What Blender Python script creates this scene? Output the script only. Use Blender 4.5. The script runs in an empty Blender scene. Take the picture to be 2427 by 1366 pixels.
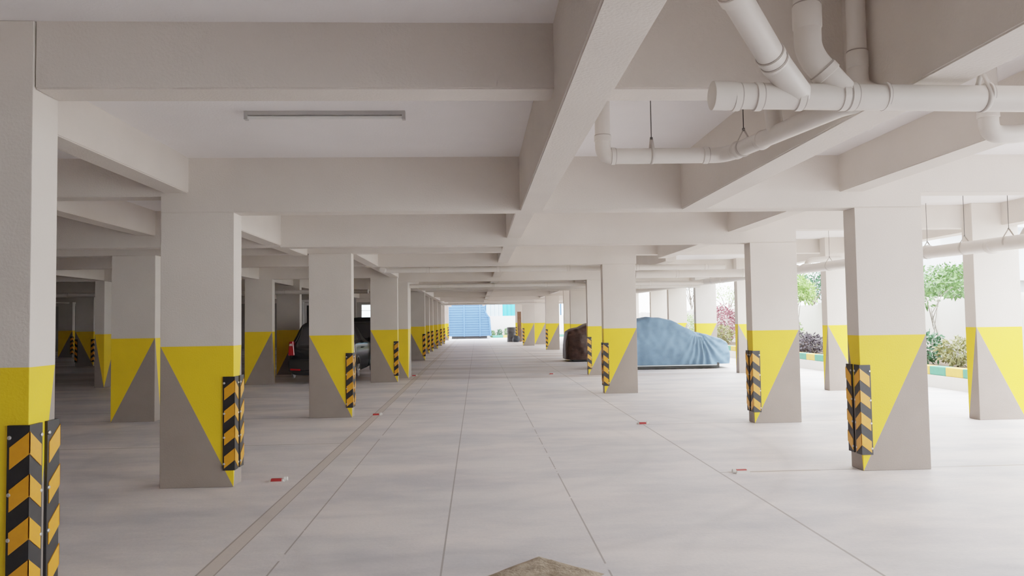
import bpy, bmesh, math, random
from mathutils import Vector, Matrix, noise
random.seed(7)
PI = math.pi
COL = bpy.context.scene.collection

# ------------------------------------------------------------------ materials
def mat(name, color, rough=0.8, var=0.0, scale=4.0, bump=0.0, bscale=60.0, metal=0.0, spec=0.5, coat=0.0):
    m = bpy.data.materials.new(name); m.use_nodes = True
    nt = m.node_tree; b = nt.nodes['Principled BSDF']
    b.inputs['Base Color'].default_value = (*color, 1)
    b.inputs['Roughness'].default_value = rough
    b.inputs['Metallic'].default_value = metal
    b.inputs['Specular IOR Level'].default_value = spec
    b.inputs['Coat Weight'].default_value = coat
    geo = nt.nodes.new('ShaderNodeNewGeometry')
    if var:
        n = nt.nodes.new('ShaderNodeTexNoise'); n.inputs['Scale'].default_value = scale
        n.inputs['Detail'].default_value = 6
        nt.links.new(geo.outputs['Position'], n.inputs['Vector'])
        r = nt.nodes.new('ShaderNodeValToRGB')
        r.color_ramp.elements[0].position = 0.3; r.color_ramp.elements[1].position = 0.7
        r.color_ramp.elements[0].color = (*[c*(1-var) for c in color], 1)
        r.color_ramp.elements[1].color = (*[min(1, c*(1+var*0.6)) for c in color], 1)
        nt.links.new(n.outputs['Fac'], r.inputs['Fac'])
        nt.links.new(r.outputs['Color'], b.inputs['Base Color'])
    if bump:
        n2 = nt.nodes.new('ShaderNodeTexNoise'); n2.inputs['Scale'].default_value = bscale
        n2.inputs['Detail'].default_value = 4
        nt.links.new(geo.outputs['Position'], n2.inputs['Vector'])
        bp = nt.nodes.new('ShaderNodeBump'); bp.inputs['Strength'].default_value = bump
        bp.inputs['Distance'].default_value = 0.01
        nt.links.new(n2.outputs['Fac'], bp.inputs['Height'])
        nt.links.new(bp.outputs['Normal'], b.inputs['Normal'])
    return m

PLASTER = (0.66, 0.605, 0.55)
M = {}
M['plaster'] = mat('plaster_paint', PLASTER, 0.85, 0.05, 1.5, 0.25, 70)
M['slab'] = mat('slab_paint', (0.83, 0.80, 0.795), 0.85, 0.04, 1.2, 0.2, 60)
M['yellow'] = mat('yellow_band_paint', (0.94, 0.62, 0.015), 0.6, 0.05, 3, 0.2, 70)
M['grey'] = mat('grey_band_paint', (0.29, 0.245, 0.215), 0.7, 0.06, 3, 0.2, 70)
M['rubber'] = mat('black_rubber', (0.018, 0.018, 0.02), 0.5, 0.2, 20)
M['amber'] = mat('amber_reflective', (0.80, 0.33, 0.02), 0.35, 0.05, 40)
M['bolt'] = mat('zinc_bolt', (0.55, 0.55, 0.55), 0.35, metal=0.8)
M['pvc'] = mat('painted_pipe', (0.66, 0.615, 0.565), 0.42, 0.03, 6)
M['pvc_line'] = mat('pipe_joint_grey', (0.36, 0.32, 0.29), 0.6)
M['steel'] = mat('grey_steel', (0.12, 0.115, 0.11), 0.5, metal=0.5)
M['strap'] = mat('strap_paint', (0.5, 0.46, 0.42), 0.6)
M['tube'] = mat('tube_plastic', (0.72, 0.72, 0.7), 0.35)
M['batten'] = mat('batten_metal', (0.42, 0.41, 0.40), 0.5)
M['carblack'] = mat('black_car_paint', (0.012, 0.013, 0.016), 0.22, spec=0.2)
M['darkpaint'] = mat('dark_blue_car_paint', (0.008, 0.01, 0.014), 0.35, spec=0.3)
M['glass'] = mat('tinted_glass', (0.03, 0.035, 0.04), 0.05, spec=0.9)
M['plasticblack'] = mat('black_plastic', (0.015, 0.015, 0.015), 0.55)
M['red'] = mat('red_lens', (0.35, 0.01, 0.015), 0.15, spec=0.7)
M['clear'] = mat('clear_lens', (0.55, 0.42, 0.4), 0.15, spec=0.7)
M['tyre'] = mat('tyre_rubber', (0.03, 0.028, 0.027), 0.8, 0.2, 20)
M['rim'] = mat('alloy_rim', (0.4, 0.4, 0.42), 0.3, metal=0.9)
M['bluecloth'] = mat('blue_car_cover', (0.125, 0.22, 0.345), 0.8, 0.22, 1.6, 0.3, 30)
M['hem'] = mat('pale_hem', (0.5, 0.6, 0.68), 0.7)
M['browncloth'] = mat('brown_car_cover', (0.05, 0.024, 0.017), 0.5, 0.5, 5, 0.8, 18)
M['truckblue'] = mat('truck_blue', (0.07, 0.18, 0.46), 0.5, 0.06, 3)
M['truckdark'] = mat('truck_seam', (0.03, 0.09, 0.22), 0.6)
M['sheetwhite'] = mat('sheet_white', (0.5, 0.66, 0.74), 0.5)
M['sheetteal'] = mat('sheet_teal', (0.03, 0.38, 0.52), 0.5)
M['white'] = mat('white_wall', (0.74, 0.72, 0.68), 0.8, 0.03, 2)
M['kerbyellow'] = mat('kerb_yellow', (0.78, 0.46, 0.08), 0.7, 0.08, 10)
M['kerbgreen'] = mat('kerb_green', (0.07, 0.30, 0.20), 0.7, 0.08, 10)
M['leaf'] = mat('leaf_green', (0.09, 0.20, 0.05), 0.6, 0.5, 9)
M['leafbright'] = mat('leaf_bright', (0.28, 0.46, 0.13), 0.6, 0.4, 9)
M['leafdark'] = mat('leaf_dark', (0.035, 0.12, 0.05), 0.6, 0.5, 9)
M['leafpurple'] = mat('leaf_purple', (0.07, 0.055, 0.07), 0.6, 0.5, 9)
M['leafmaroon'] = mat('leaf_maroon', (0.26, 0.07, 0.10), 0.6, 0.5, 9)
M['leafolive'] = mat('leaf_olive', (0.25, 0.25, 0.10), 0.6, 0.5, 9)
M['bark'] = mat('grey_bark', (0.28, 0.25, 0.22), 0.9, 0.3, 12)
M['soil'] = mat('garden_soil', (0.12, 0.08, 0.05), 0.95, 0.4, 6)
M['cement'] = mat('rough_cement', (0.36, 0.29, 0.21), 0.95, 0.35, 14, 0.9, 40)
M['drum'] = mat('sooty_metal', (0.05, 0.05, 0.055), 0.6, 0.7, 4)
M['bag'] = mat('dark_sack', (0.03, 0.035, 0.045), 0.7, 0.4, 8)
M['wood'] = mat('brown_board', (0.17, 0.085, 0.045), 0.7, 0.4, 3)
M['building'] = mat('pale_building', (0.72, 0.76, 0.8), 0.8, 0.04, 1)
M['winblue'] = mat('blue_window_glass', (0.05, 0.16, 0.3), 0.15)
M['frame'] = mat('white_frame', (0.75, 0.75, 0.74), 0.5)
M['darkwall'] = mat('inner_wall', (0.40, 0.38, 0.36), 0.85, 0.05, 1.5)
M['studred'] = mat('stud_red', (0.4, 0.03, 0.03), 0.35)
M['studwhite'] = mat('stud_white', (0.7, 0.68, 0.64), 0.5)
M['sack'] = mat('pale_sack', (0.62, 0.52, 0.5), 0.8, 0.3, 8)

def lacquer(k_, dc, gloss, fac):      # dark lacquer with a constant, low sheen
    nt = M[k_].node_tree; out = [n for n in nt.nodes if n.type == 'OUTPUT_MATERIAL'][0]
    d = nt.nodes.new('ShaderNodeBsdfDiffuse'); d.inputs['Color'].default_value = (*dc, 1)
    g = nt.nodes.new('ShaderNodeBsdfGlossy'); g.inputs['Color'].default_value = (gloss, gloss, gloss*1.05, 1); g.inputs['Roughness'].default_value = .12
    m = nt.nodes.new('ShaderNodeMixShader'); m.inputs[0].default_value = fac
    nt.links.new(d.outputs[0], m.inputs[1]); nt.links.new(g.outputs[0], m.inputs[2]); nt.links.new(m.outputs[0], out.inputs['Surface'])
lacquer('carblack', (.012, .013, .015), .6, .12)
lacquer('darkpaint', (.008, .009, .012), .5, .06)
lacquer('glass', (.01, .012, .014), .7, .16)
def glasspane():
    m = bpy.data.materials.new('clear_pane'); m.use_nodes = True
    b = m.node_tree.nodes['Principled BSDF']
    b.inputs['Base Color'].default_value = (0.8, 0.9, 0.95, 1)
    b.inputs['Roughness'].default_value = 0.05
    b.inputs['Transmission Weight'].default_value = 1.0
    b.inputs['IOR'].default_value = 1.02
    return m
M['pane'] = glasspane()

# floor: power-floated concrete with saw-cut joints, a shallow channel strip and tyre marks
def floor_mat():
    m = bpy.data.materials.new('floated_concrete'); m.use_nodes = True
    nt = m.node_tree; N = nt.nodes; Lk = nt.links; b = N['Principled BSDF']
    geo = N.new('ShaderNodeNewGeometry'); sep = N.new('ShaderNodeSeparateXYZ')
    Lk.new(geo.outputs['Position'], sep.inputs[0])
    def math_(op, a, c=None):
        n = N.new('ShaderNodeMath'); n.operation = op
        for i, v in enumerate((a, c)):
            if v is None: continue
            if isinstance(v, (int, float)): n.inputs[i].default_value = v
            else: Lk.new(v, n.inputs[i])
        return n.outputs[0]
    def nz(scale, detail=5, stretch=(1, 1, 1), rough=0.55):
        mp = N.new('ShaderNodeMapping'); mp.inputs['Scale'].default_value = stretch
        Lk.new(geo.outputs['Position'], mp.inputs['Vector'])
        t = N.new('ShaderNodeTexNoise'); t.inputs['Scale'].default_value = scale
        t.inputs['Detail'].default_value = detail; t.inputs['Roughness'].default_value = rough
        Lk.new(mp.outputs[0], t.inputs['Vector']); return t.outputs['Fac']
    def band(axis, c, hw, lo=None, hi=None, other=None):
        d = math_('ABSOLUTE', math_('SUBTRACT', axis, c))
        r = math_('LESS_THAN', d, hw)
        if lo is not None:
            r = math_('MULTIPLY', r, math_('GREATER_THAN', other, lo))
            r = math_('MULTIPLY', r, math_('LESS_THAN', other, hi))
        return r
    X, Y = sep.outputs[0], sep.outputs[1]
    def ramp(f, c0, c1, p0=0.35, p1=0.65):
        r = N.new('ShaderNodeValToRGB')
        r.color_ramp.elements[0].position = p0; r.color_ramp.elements[1].position = p1
        r.color_ramp.elements[0].color = (*c0, 1); r.color_ramp.elements[1].color = (*c1, 1)
        Lk.new(f, r.inputs['Fac']); return r.outputs['Color']
    def mix(f, a, c, mode='MIX'):
        n = N.new('ShaderNodeMix'); n.data_type = 'RGBA'; n.blend_type = mode
        if isinstance(f, float): n.inputs[0].default_value = f
        else: Lk.new(f, n.inputs[0])
        for i, v in ((6, a), (7, c)):
            if isinstance(v, tuple): n.inputs[i].default_value = (*v, 1)
            else: Lk.new(v, n.inputs[i])
        return n.outputs[2]
    base = ramp(nz(0.9, 8), (0.76, 0.735, 0.74), (0.86, 0.80, 0.785))
    swirl = ramp(nz(0.55, 9, (1, 2.2, 1), 0.65), (0.72, 0.745, 0.79), (1, 1, 1), 0.36, 0.58)
    col = mix(1.0, base, swirl, 'MULTIPLY')
    fine = ramp(nz(45, 4), (0.93, 0.93, 0.93), (1.02, 1.01, 1.0), 0.3, 0.7)
    col = mix(1.0, col, fine, 'MULTIPLY')
    lines = None
    brk = math_('GREATER_THAN', nz(1.7, 3), 0.40)
    specs = [(X, -1.27, .006), (X, -.235, .006), (X, .765, .006), (X, 2.315, .009)]
    for a, c, w in specs:
        l = band(a, c, w)
        if c in (-1.27, .765): l = math_('MULTIPLY', l, brk)
        lines = l if lines is None else math_('MAXIMUM', lines, l)
    for c, lo, hi in ((4.55, -12, -1.7), (7.1, 2.32, 8), (9.35, -12, -1.7), (10.4, 2.32, 8), (11.95, -12, -1.7),
                      (13.1, -12, -1.7), (15.4, -12, -1.7), (14.8, 2.32, 8), (18.7, -12, 8), (24.5, -12, 8), (30, -12, 8)):
        lines = math_('MAXIMUM', lines, band(Y, c, .012, lo, hi, X))
    e1 = math_('MAXIMUM', band(X, -1.70, .007), band(X, -1.59, .005))
    lines = math_('MAXIMUM', lines, e1)
    strip = band(X, -1.645, .055)
    col = mix(math_('MULTIPLY', strip, 0.8), col, (0.60, 0.535, 0.49))
    dust = math_('MULTIPLY', band(Y, 4.5, .05, -12, -1.7, X), 0.5)
    dust = math_('MAXIMUM', dust, math_('MULTIPLY', band(Y, 7.1, .035, 2.4, 3.3, X), 0.45))
    dust = math_('MAXIMUM', dust, math_('MULTIPLY', band(Y, 7.1, .035, 4.7, 7, X), 0.35))
    col = mix(dust, col, (0.48, 0.37, 0.26))
    col = mix(math_('MULTIPLY', lines, 0.75), col, (0.22, 0.19, 0.175))
    bands = ramp(nz(.35, 6, (.12, 2.4, 1), .6), (0.66, 0.60, 0.57), (1, 1, 1), 0.42, 0.56)
    zone = math_('MULTIPLY', math_('GREATER_THAN', Y, 19.0), math_('LESS_THAN', Y, 47.0))
    col = mix(math_('MULTIPLY', zone, 0.75), col, mix(1.0, col, bands, 'MULTIPLY'))
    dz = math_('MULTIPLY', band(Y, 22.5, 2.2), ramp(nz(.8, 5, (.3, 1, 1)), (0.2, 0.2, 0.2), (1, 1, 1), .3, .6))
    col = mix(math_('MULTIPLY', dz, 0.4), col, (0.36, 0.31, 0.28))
    # curved tyre marks: rings of large radius
    for cx, cy, R, w, s in ((-1.2, 9.0, 4.6, .05, .16), (-1.2, 9.0, 3.15, .05, .12), (5.6, 2.2, 5.0, .05, .12), (0.5, -1.0, 5.9, .05, .13), (-6, 3, 5.2, .06, .14), (-3.6, 3.2, 2.1, .04, .1)):
        dx = math_('SUBTRACT', X, cx); dy = math_('SUBTRACT', Y, cy)
        rr = math_('SQRT', math_('ADD', math_('MULTIPLY', dx, dx), math_('MULTIPLY', dy, dy)))
        bnd = math_('SUBTRACT', 1.0, math_('MINIMUM', 1.0, math_('DIVIDE', math_('ABSOLUTE', math_('SUBTRACT', rr, R)), w*2)))
        col = mix(math_('MULTIPLY', bnd, s), col, (0.3, 0.3, 0.32))
    Lk.new(col, b.inputs['Base Color'])
    rg = N.new('ShaderNodeMapRange'); rg.inputs['To Min'].default_value = 0.42; rg.inputs['To Max'].default_value = 0.62
    Lk.new(nz(1.1, 6), rg.inputs['Value']); Lk.new(rg.outputs[0], b.inputs['Roughness'])
    b.inputs['Specular IOR Level'].default_value = 0.45
    bp = N.new('ShaderNodeBump'); bp.inputs['Strength'].default_value = 0.15; bp.inputs['Distance'].default_value = 0.01
    Lk.new(nz(30, 5), bp.inputs['Height']); Lk.new(bp.outputs[0], b.inputs['Normal'])
    return m
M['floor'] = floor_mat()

# ------------------------------------------------------------------ helpers
def link(name, me, mats, parent=None, loc=(0, 0, 0)):
    o = bpy.data.objects.new(name, me); COL.objects.link(o)
    for m in (mats if isinstance(mats, (list, tuple)) else [mats]):
        me.materials.append(M[m])
    if parent is not None: o.parent = parent
    o.location = loc
    return o
def from_bm(name, bm, mats, parent=None, smooth=False, loc=(0, 0, 0), angle=None):
    me = bpy.data.meshes.new(name); bm.normal_update(); bm.to_mesh(me); bm.free()
    if smooth:
        for p in me.polygons: p.use_smooth = True
        if angle: me.set_sharp_from_angle(angle=angle)
    return link(name, me, mats, parent, loc)
def box(bm, x0, x1, y0, y1, z0, z1, mi=0):
    v = [bm.verts.new(p) for p in ((x0, y0, z0), (x1, y0, z0), (x1, y1, z0), (x0, y1, z0), (x0, y0, z1), (x1, y0, z1), (x1, y1, z1), (x0, y1, z1))]
    for f in ((0, 3, 2, 1), (4, 5, 6, 7), (0, 1, 5, 4), (1, 2, 6, 5), (2, 3, 7, 6), (3, 0, 4, 7)):
        bm.faces.new([v[i] for i in f]).material_index = mi
def prism(bm, pts, axis, a, b, mi=0):
    """pts: 2D polygon; extruded along axis ('x','y','z') from a to b"""
    def P(p, t):
        if axis == 'x': return (t, p[0], p[1])
        if axis == 'y': return (p[0], t, p[1])
        return (p[0], p[1], t)
    A = [bm.verts.new(P(p, a)) for p in pts]; B = [bm.verts.new(P(p, b)) for p in pts]
    n = len(pts); fs = [bm.faces.new(A), bm.faces.new(B[::-1])]
    for i in range(n): fs.append(bm.faces.new((A[i], B[i], B[(i+1) % n], A[(i+1) % n])))
    for f in fs: f.material_index = mi
    bmesh.ops.recalc_face_normals(bm, faces=fs)
def fillet(pts, rad, seg=8):
    pts = [Vector(p) for p in pts]; out = [pts[0]]
    for i in range(1, len(pts)-1):
        a, b, c = pts[i-1], pts[i], pts[i+1]
        u = (a-b).normalized(); v = (c-b).normalized()
        r = min(rad, (a-b).length*.49, (c-b).length*.49)
        p, q = b+u*r, b+v*r
        for k in range(seg+1):
            t = k/seg
            out.append(p*(1-t)**2 + b*2*t*(1-t) + q*t*t)
    out.append(pts[-1]); return out
def tube(bm, pts, r, n=24, mi=0, caps=True):
    pts = [Vector(p) for p in pts]; rings = []
    rs = r if isinstance(r, (list, tuple)) else [r]*len(pts)
    d = (pts[1]-pts[0]).normalized()
    up = Vector((0, 0, 1)) if abs(d.z) < .9 else Vector((1, 0, 0))
    nrm = d.cross(up).normalized()
    for i, p in enumerate(pts):
        if i == 0: t = pts[1]-pts[0]
        elif i == len(pts)-1: t = pts[-1]-pts[-2]
        else: t = (pts[i+1]-pts[i]).normalized()+(pts[i]-pts[i-1]).normalized()
        t.normalize(); nrm = (nrm-t*nrm.dot(t)).normalized(); bi = t.cross(nrm)
        rings.append([bm.verts.new(p+(nrm*math.cos(2*PI*k/n)+bi*math.sin(2*PI*k/n))*rs[i]) for k in range(n)])
    fs = []
    for a, b in zip(rings, rings[1:]):
        for k in range(n): fs.append(bm.faces.new((a[k], a[(k+1) % n], b[(k+1) % n], b[k])))
    if caps: fs.append(bm.faces.new(rings[0][::-1])); fs.append(bm.faces.new(rings[-1]))
    for f in fs: f.material_index = mi; f.smooth = True
    bmesh.ops.recalc_face_normals(bm, faces=fs)
def tube_obj(name, pts, r, m, parent=None, n=24, sharp=0.7):
    bm = bmesh.new(); tube(bm, pts, r, n)
    return from_bm(name, bm, m, parent, True, angle=sharp)
def tag(o, label, cat, group=None, kind=None):
    o['label'] = label; o['category'] = cat
    if group: o['group'] = group
    if kind: o['kind'] = kind
    return o
def empty(name, loc=(0, 0, 0), rz=0):
    o = bpy.data.objects.new(name, None); COL.objects.link(o); o.location = loc; o.rotation_euler = (0, 0, rz)
    o.empty_display_size = .1
    return o
def struct(name, o=None):
    o.name = name; o['kind'] = 'structure'; return o
TRIM = [0]
def beam(x0, x1, y0, y1, z0, z1=3.06, chamf=0.004):
    TRIM[0] += 1
    bm = bmesh.new(); box(bm, x0, x1, y0, y1, z0, z1)
    ax = 0 if x1-x0 > y1-y0 else 1
    low = [e for e in bm.edges if all(v.co.z < z0+1e-5 for v in e.verts) and abs(e.verts[0].co[ax]-e.verts[1].co[ax]) > .3]
    bmesh.ops.bevel(bm, geom=low, offset=0.008, segments=2, affect='EDGES')
    return struct('trim_%d' % TRIM[0], from_bm('trim', bm, 'plaster'))

# ------------------------------------------------------------------ setting
END = 57.8; BK = -9.0; LEFT = -26.0; RIGHT = 7.75
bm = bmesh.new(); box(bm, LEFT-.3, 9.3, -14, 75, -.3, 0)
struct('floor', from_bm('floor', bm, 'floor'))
bm = bmesh.new()
box(bm, LEFT, .62, BK, 3.9, 3.06, 3.3)
box(bm, 2.0, RIGHT, BK, 3.9, 3.06, 3.3)
box(bm, .62, 2.0, BK, 3.9, 3.6, 3.8)
box(bm, LEFT, RIGHT, 3.9, END, 3.06, 3.3)
struct('ceiling', from_bm('ceiling', bm, 'slab'))
bm = bmesh.new(); box(bm, LEFT-.25, LEFT, -9, 46.3, 0, 3.06)
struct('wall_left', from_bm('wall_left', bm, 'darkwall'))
bm = bmesh.new(); box(bm, LEFT, RIGHT, BK-.25, BK, 0, 3.8)  # unseen wall behind the camera, added to hold light off the front faces
struct('light_blocker_front', from_bm('light_blocker_front', bm, 'darkwall'))
bm = bmesh.new(); box(bm, RIGHT, RIGHT+.2, BK-.25, -4.2, 0, 3.3)  # added out of view on the right to block daylight from behind the camera
struct('light_blocker_side', from_bm('light_blocker_side', bm, 'darkwall'))
bm = bmesh.new()   # far left end wall with a slit opening and a window opening
Yw = 46.0
for a in ((LEFT, -24.2, 0, 3.06), (-24.2, -23.9, 0, 1.2), (-24.2, -23.9, 2.6, 3.06), (-23.9, -7.15, 0, 3.06),
          (-7.15, -6.5, 0, 1.7), (-7.15, -6.5, 2.6, 3.06), (-6.5, -3.1, 0, 3.06)):
    box(bm, a[0], a[1], Yw, Yw+.2, a[2], a[3])
struct('wall_back', from_bm('wall_back', bm, 'darkwall'))
w1 = empty('window_1', (-6.825, Yw+.1, 1.7)); w1['kind'] = 'structure'
bm = bmesh.new()
for a in ((-.325, -.285, 0, .9), (.285, .325, 0, .9), (-.285, .285, 0, .04), (-.285, .285, .86, .9), (-.285, .285, .5, .53)):
    box(bm, a[0], a[1], -.03, .03, a[2], a[3])
from_bm('window_frame', bm, 'frame', w1)
bm = bmesh.new(); box(bm, -.285, .285, -.004, .004, .04, .86); from_bm('pane', bm, 'pane', w1)
# stair core wall with white door frame, behind the black hatchback
bm = bmesh.new()
for a in ((-8.4, -7.95, 0, 3.06), (-7.95, -7.0, 2.55, 3.06), (-7.0, -5.9, 0, 3.06)): box(bm, a[0], a[1], 34, 34.2, a[2], a[3])
box(bm, -8.4, -5.9, 36.5, 36.6, 0, 3.06)
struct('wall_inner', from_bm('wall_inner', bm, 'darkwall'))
d1 = empty('door_1', (-7.475, 34.1, 0)); d1['kind'] = 'structure'
bm = bmesh.new()
for a in ((-.475, -.39, 0, 2.55), (.39, .475, 0, 2.55), (-.39, .39, 2.45, 2.55)): box(bm, a[0], a[1], -.14, .05, a[2], a[3])
from_bm('door_frame', bm, 'frame', d1)
bm = bmesh.new()
for a in ((-.36, -.27, .02, 2.42), (.27, .36, .02, 2.42), (-.27, .27, .02, .5), (-.27, .27, 2.3, 2.42)): box(bm, a[0], a[1], -.03, .03, a[2], a[3])
from_bm('door_leaf', bm, 'frame', d1)
bm = bmesh.new(); box(bm, -.27, .27, -.01, .01, .5, 2.3); from_bm('door_glass', bm, 'glass', d1)

# transverse beams (x0, x1, y, soffit)
beam(-2.225, .42, 3.82, 4.04, 2.71); beam(.64, 1.98, 3.82, 4.04, 2.71, 3.6)
for x0, x1, z in ((LEFT, -2.93, 2.70), (-2.93, 4.355, 2.545), (4.355, 7.44, 2.69)): beam(x0, x1, 7.0, 7.23, z)
for x0, x1, z in ((LEFT, -2.69, 2.56), (-2.69, 4.542, 2.545), (4.542, 7.44, 2.73)): beam(x0, x1, 10.27, 10.5, z)
beam(LEFT, .41, 11.85, 12.08, 2.60)
for x0, x1, z in ((LEFT, -2.2, 2.62), (-2.2, 3.22, 2.595), (3.22, 7.44, 2.78)): beam(x0, x1, 14.75, 14.98, z)
beam(LEFT, -1.97, 18.56, 18.79, 2.60)
for x0, x1, z in ((-2.55, 3.65, 2.55), (3.65, 7.44, 2.7)): beam(x0, x1, 19.72, 19.95, z)
beam(LEFT, 7.44, 25.5, 25.73, 2.56)
beam(LEFT, 7.44, 28.6, 28.83, 2.62)
beam(LEFT, 7.44, 34.2, 34.43, 2.60)
beam(LEFT, 7.44, 40.1, 40.33, 2.58)
beam(-4, 7.44, 45.1, 45.33, 2.62)
beam(-4, 7.44, 51.2, 51.43, 2.62)
beam(-4, 7.75, 57.55, 57.8, 2.74)
# longitudinal beams
beam(.42, .64, BK, 7.0, 2.54, 3.6)
for a, b in ((7.23, 10.27), (10.5, 14.75), (14.98, 19.72), (19.95, 28.6), (28.83, 40.1), (40.33, 57.5)): beam(.42, .63, a, b, 2.645)
beam(1.98, 2.22, BK, 7.0, 2.54, 3.6)
beam(3.54, 3.78, BK, 7.0, 2.70); beam(3.56, 3.80, 7.23, 10.27, 2.70); beam(3.66, 3.9, 10.5, 14.75, 2.70); beam(3.88, 4.1, 14.98, 19.72, 2.66); beam(3.4, 3.6, 19.95, 57.5, 2.68)
beam(-2.9, -2.68, BK, 3.8, 2.73); beam(-2.9, -2.68, 4.04, 7.0, 2.73)
beam(-2.9, -2.68, 7.23, 10.27, 2.57); beam(-2.9, -2.68, 10.5, 11.85, 2.57)
beam(-2.17, -1.95, 12.08, 14.75, 2.61); beam(-2.17, -1.95, 14.98, 18.56, 2.61)
beam(-2.2, -1.98, 19.95, 57.5, 2.60)
beam(-4.6, -4.37, BK, 7.0, 2.72); beam(-4.6, -4.37, 7.23, 10.27, 2.72)
beam(-5.6, -5.38, 12.08, 18.56, 2.6); beam(-5.6, -5.38, 18.79, 34.2, 2.6)
beam(-9.33, -9.12, BK, 18.56, 2.62); beam(-9.33, -9.12, 19.23, 45.9, 2.62); beam(-14.9, -14.68, 10.6, 45.9, 2.62); beam(-20, -19.78, 10.6, 45.9, 2.62)
beam(7.44, 7.70, BK, 57.5, 2.74)

# ------------------------------------------------------------------ columns
ZY = 1.30
def column(x0, x1, y0, y1, ztop, apex, label, group=None, aisle_band=True):
    bm = bmesh.new(); cx, cy = (x0+x1)/2, (y0+y1)/2
    P = [(x0, y0), (x1, y0), (x1, y1), (x0, y1)]            # front-left, front-right, back-right, back-left
    lo = [bm.verts.new((a-cx, b-cy, 0)) for a, b in P]; mi = [bm.verts.new((a-cx, b-cy, ZY)) for a, b in P]
    hi = [bm.verts.new((a-cx, b-cy, ztop)) for a, b in P]
    ap = {1: 1, 0: 0}[1 if apex == 'R' else 0]
    apexes = {ap, (ap+2) % 4}
    for i in range(4):
        j = (i+1) % 4
        bm.faces.new((mi[i], mi[j], hi[j], hi[i])).material_index = 0
        if i in apexes:     # apex at corner i: grey triangle at j
            bm.faces.new((lo[i], mi[j], mi[i])).material_index = 1
            bm.faces.new((lo[i], lo[j], mi[j])).material_index = 2
        else:
            bm.faces.new((mi[i], lo[j], mi[j])).material_index = 1
            bm.faces.new((mi[i], lo[i], lo[j])).material_index = 2
    bm.faces.new(hi).material_index = 0; bm.faces.new(lo[::-1]).material_index = 2
    o = from_bm('concrete_column', bm, ['plaster', 'yellow', 'grey'], loc=(cx, cy, 0))
    bev = o.modifiers.new('edge', 'BEVEL'); bev.width = 0.006; bev.segments = 2; bev.limit_method = 'ANGLE'; bev.angle_limit = 1.0
    tag(o, label, 'column', group)
    return o
W_, D_ = .67, .23
RA = 'concrete columns with yellow and grey bands'
def colA(xr, y, zt, label, apex='R'): return column(xr-W_, xr, y, y+D_, zt, apex, label, RA)
def colC(xl, y, zt, label, apex='L', w=W_): return column(xl, xl+w, y, y+D_, zt, apex, label, RA)

colA(-2.233, 3.81, 3.06, 'nearest column of the left row, cut off by the left edge of the picture')
colA(-2.262, 7.0, 2.545, 'large column of the left row, second from the camera, with grey lower left triangle')
colA(-1.99, 11.85, 2.60, 'third column of the left row, standing in front of the black hatchback')
colA(-1.985, 18.56, 2.60, 'fourth column of the left row, just right of the black hatchback')
column(-1.83-W_, -1.83, 19.72, 20.55, 2.55, 'R', 'fifth column of the left row, with a broad pale side and no rubber guard', RA)
colA(-2.01, 28.6, 2.62, 'sixth column of the left row, dark faced, first of the far tightly overlapping run')
colA(-2.20, 34.2, 2.60, 'seventh column of the left row, second of the far overlapping run')
colA(-2.18, 36.7, 3.06, 'eighth column of the left row, third of the far overlapping run')
colA(-2.13, 40.1, 2.58, 'ninth column of the left row, fourth of the far overlapping run')
colA(-2.16, 45.1, 2.62, 'tenth column of the left row, fifth of the far overlapping run')
colA(-2.11, 48.3, 3.06, 'eleventh column of the left row, second last before the blue truck body')
colA(-2.20, 57.3, 2.74, 'farthest column of the left row, beside the blue truck body')
colA(-5.04, 11.85, 2.60, 'column seen between the two nearest left columns, grey triangle on its right', 'L')
column(-9.34, -9.11, 18.56, 19.23, 2.60, 'R', 'narrow faced darker column behind the left rows, beside the dim far bays', RA)
colA(-14.48, 28.7, 2.62, 'bluish shaded column deep in the far left bays, with two striped guards', 'R')
colA(-19.62, 36.9, 3.06, 'farthest pale bluish column at the left, next to the bright slit', 'L')
colA(-5.06, 18.56, 2.60, 'column left of the black hatchback, grey triangle on its right', 'L')
colA(-5.2, 22.0, 3.06, 'dark shaded column directly behind the left tail light of the black hatchback', 'L')
colA(-8.35, 30.0, 3.06, 'shaded column in the depth between the hatchback and the left rear column', 'L')

colC(3.685, 7.0, 2.545, 'largest column on the right, nearest of the inner right row')
colC(3.872, 10.27, 2.545, 'second column of the inner right row, with two guards on its left edge')
colC(2.53, 14.75, 2.595, 'third column of the inner right row, left of the blue covered car')
colC(2.955, 19.72, 2.55, 'fourth column of the inner right row, right of the brown covered car')
colC(3.75, 29.6, 3.06, 'pale column rising behind the brown covered car, right of two')
colC(3.86, 32.8, 3.06, 'pale column rising behind the brown covered car, left of two')
colC(3.38, 36.4, 3.06, 'far white column left of the brown covered car, striped guard at its left edge')
colC(2.63, 42.8, 3.06, 'far column right of the leaning brown board, striped guard at its left edge')
colC(3.47, 44.8, 3.06, 'narrow far column squeezed behind the column right of the brown board')
colC(4.16, 49.5, 3.06, 'far column above the pale bundle')
colC(2.66, 51.5, 3.06, 'farthest column of the inner right row, behind the brown board')
colC(7.01, 10.1, 3.06, 'outermost right column, cut off by the right edge of the picture', 'R')
colC(6.975, 14.45, 3.06, 'outer right column glowing in daylight behind the largest right column', 'R')
colC(6.93, 19.4, 3.06, 'outer column standing at the nose of the blue covered car', 'R')
colC(6.97, 23.3, 3.06, 'outer column above the bonnet of the blue covered car, left of the maroon bush')
colC(6.96, 26.6, 3.06, 'outer column behind the blue covered car, left of the narrow strip of tree')
colC(6.97, 29.4, 3.06, 'outer column behind the roof of the blue covered car')
colC(6.9, 34.3, 3.06, 'farthest outer right column, seen at the rear of the blue covered roof')

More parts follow.
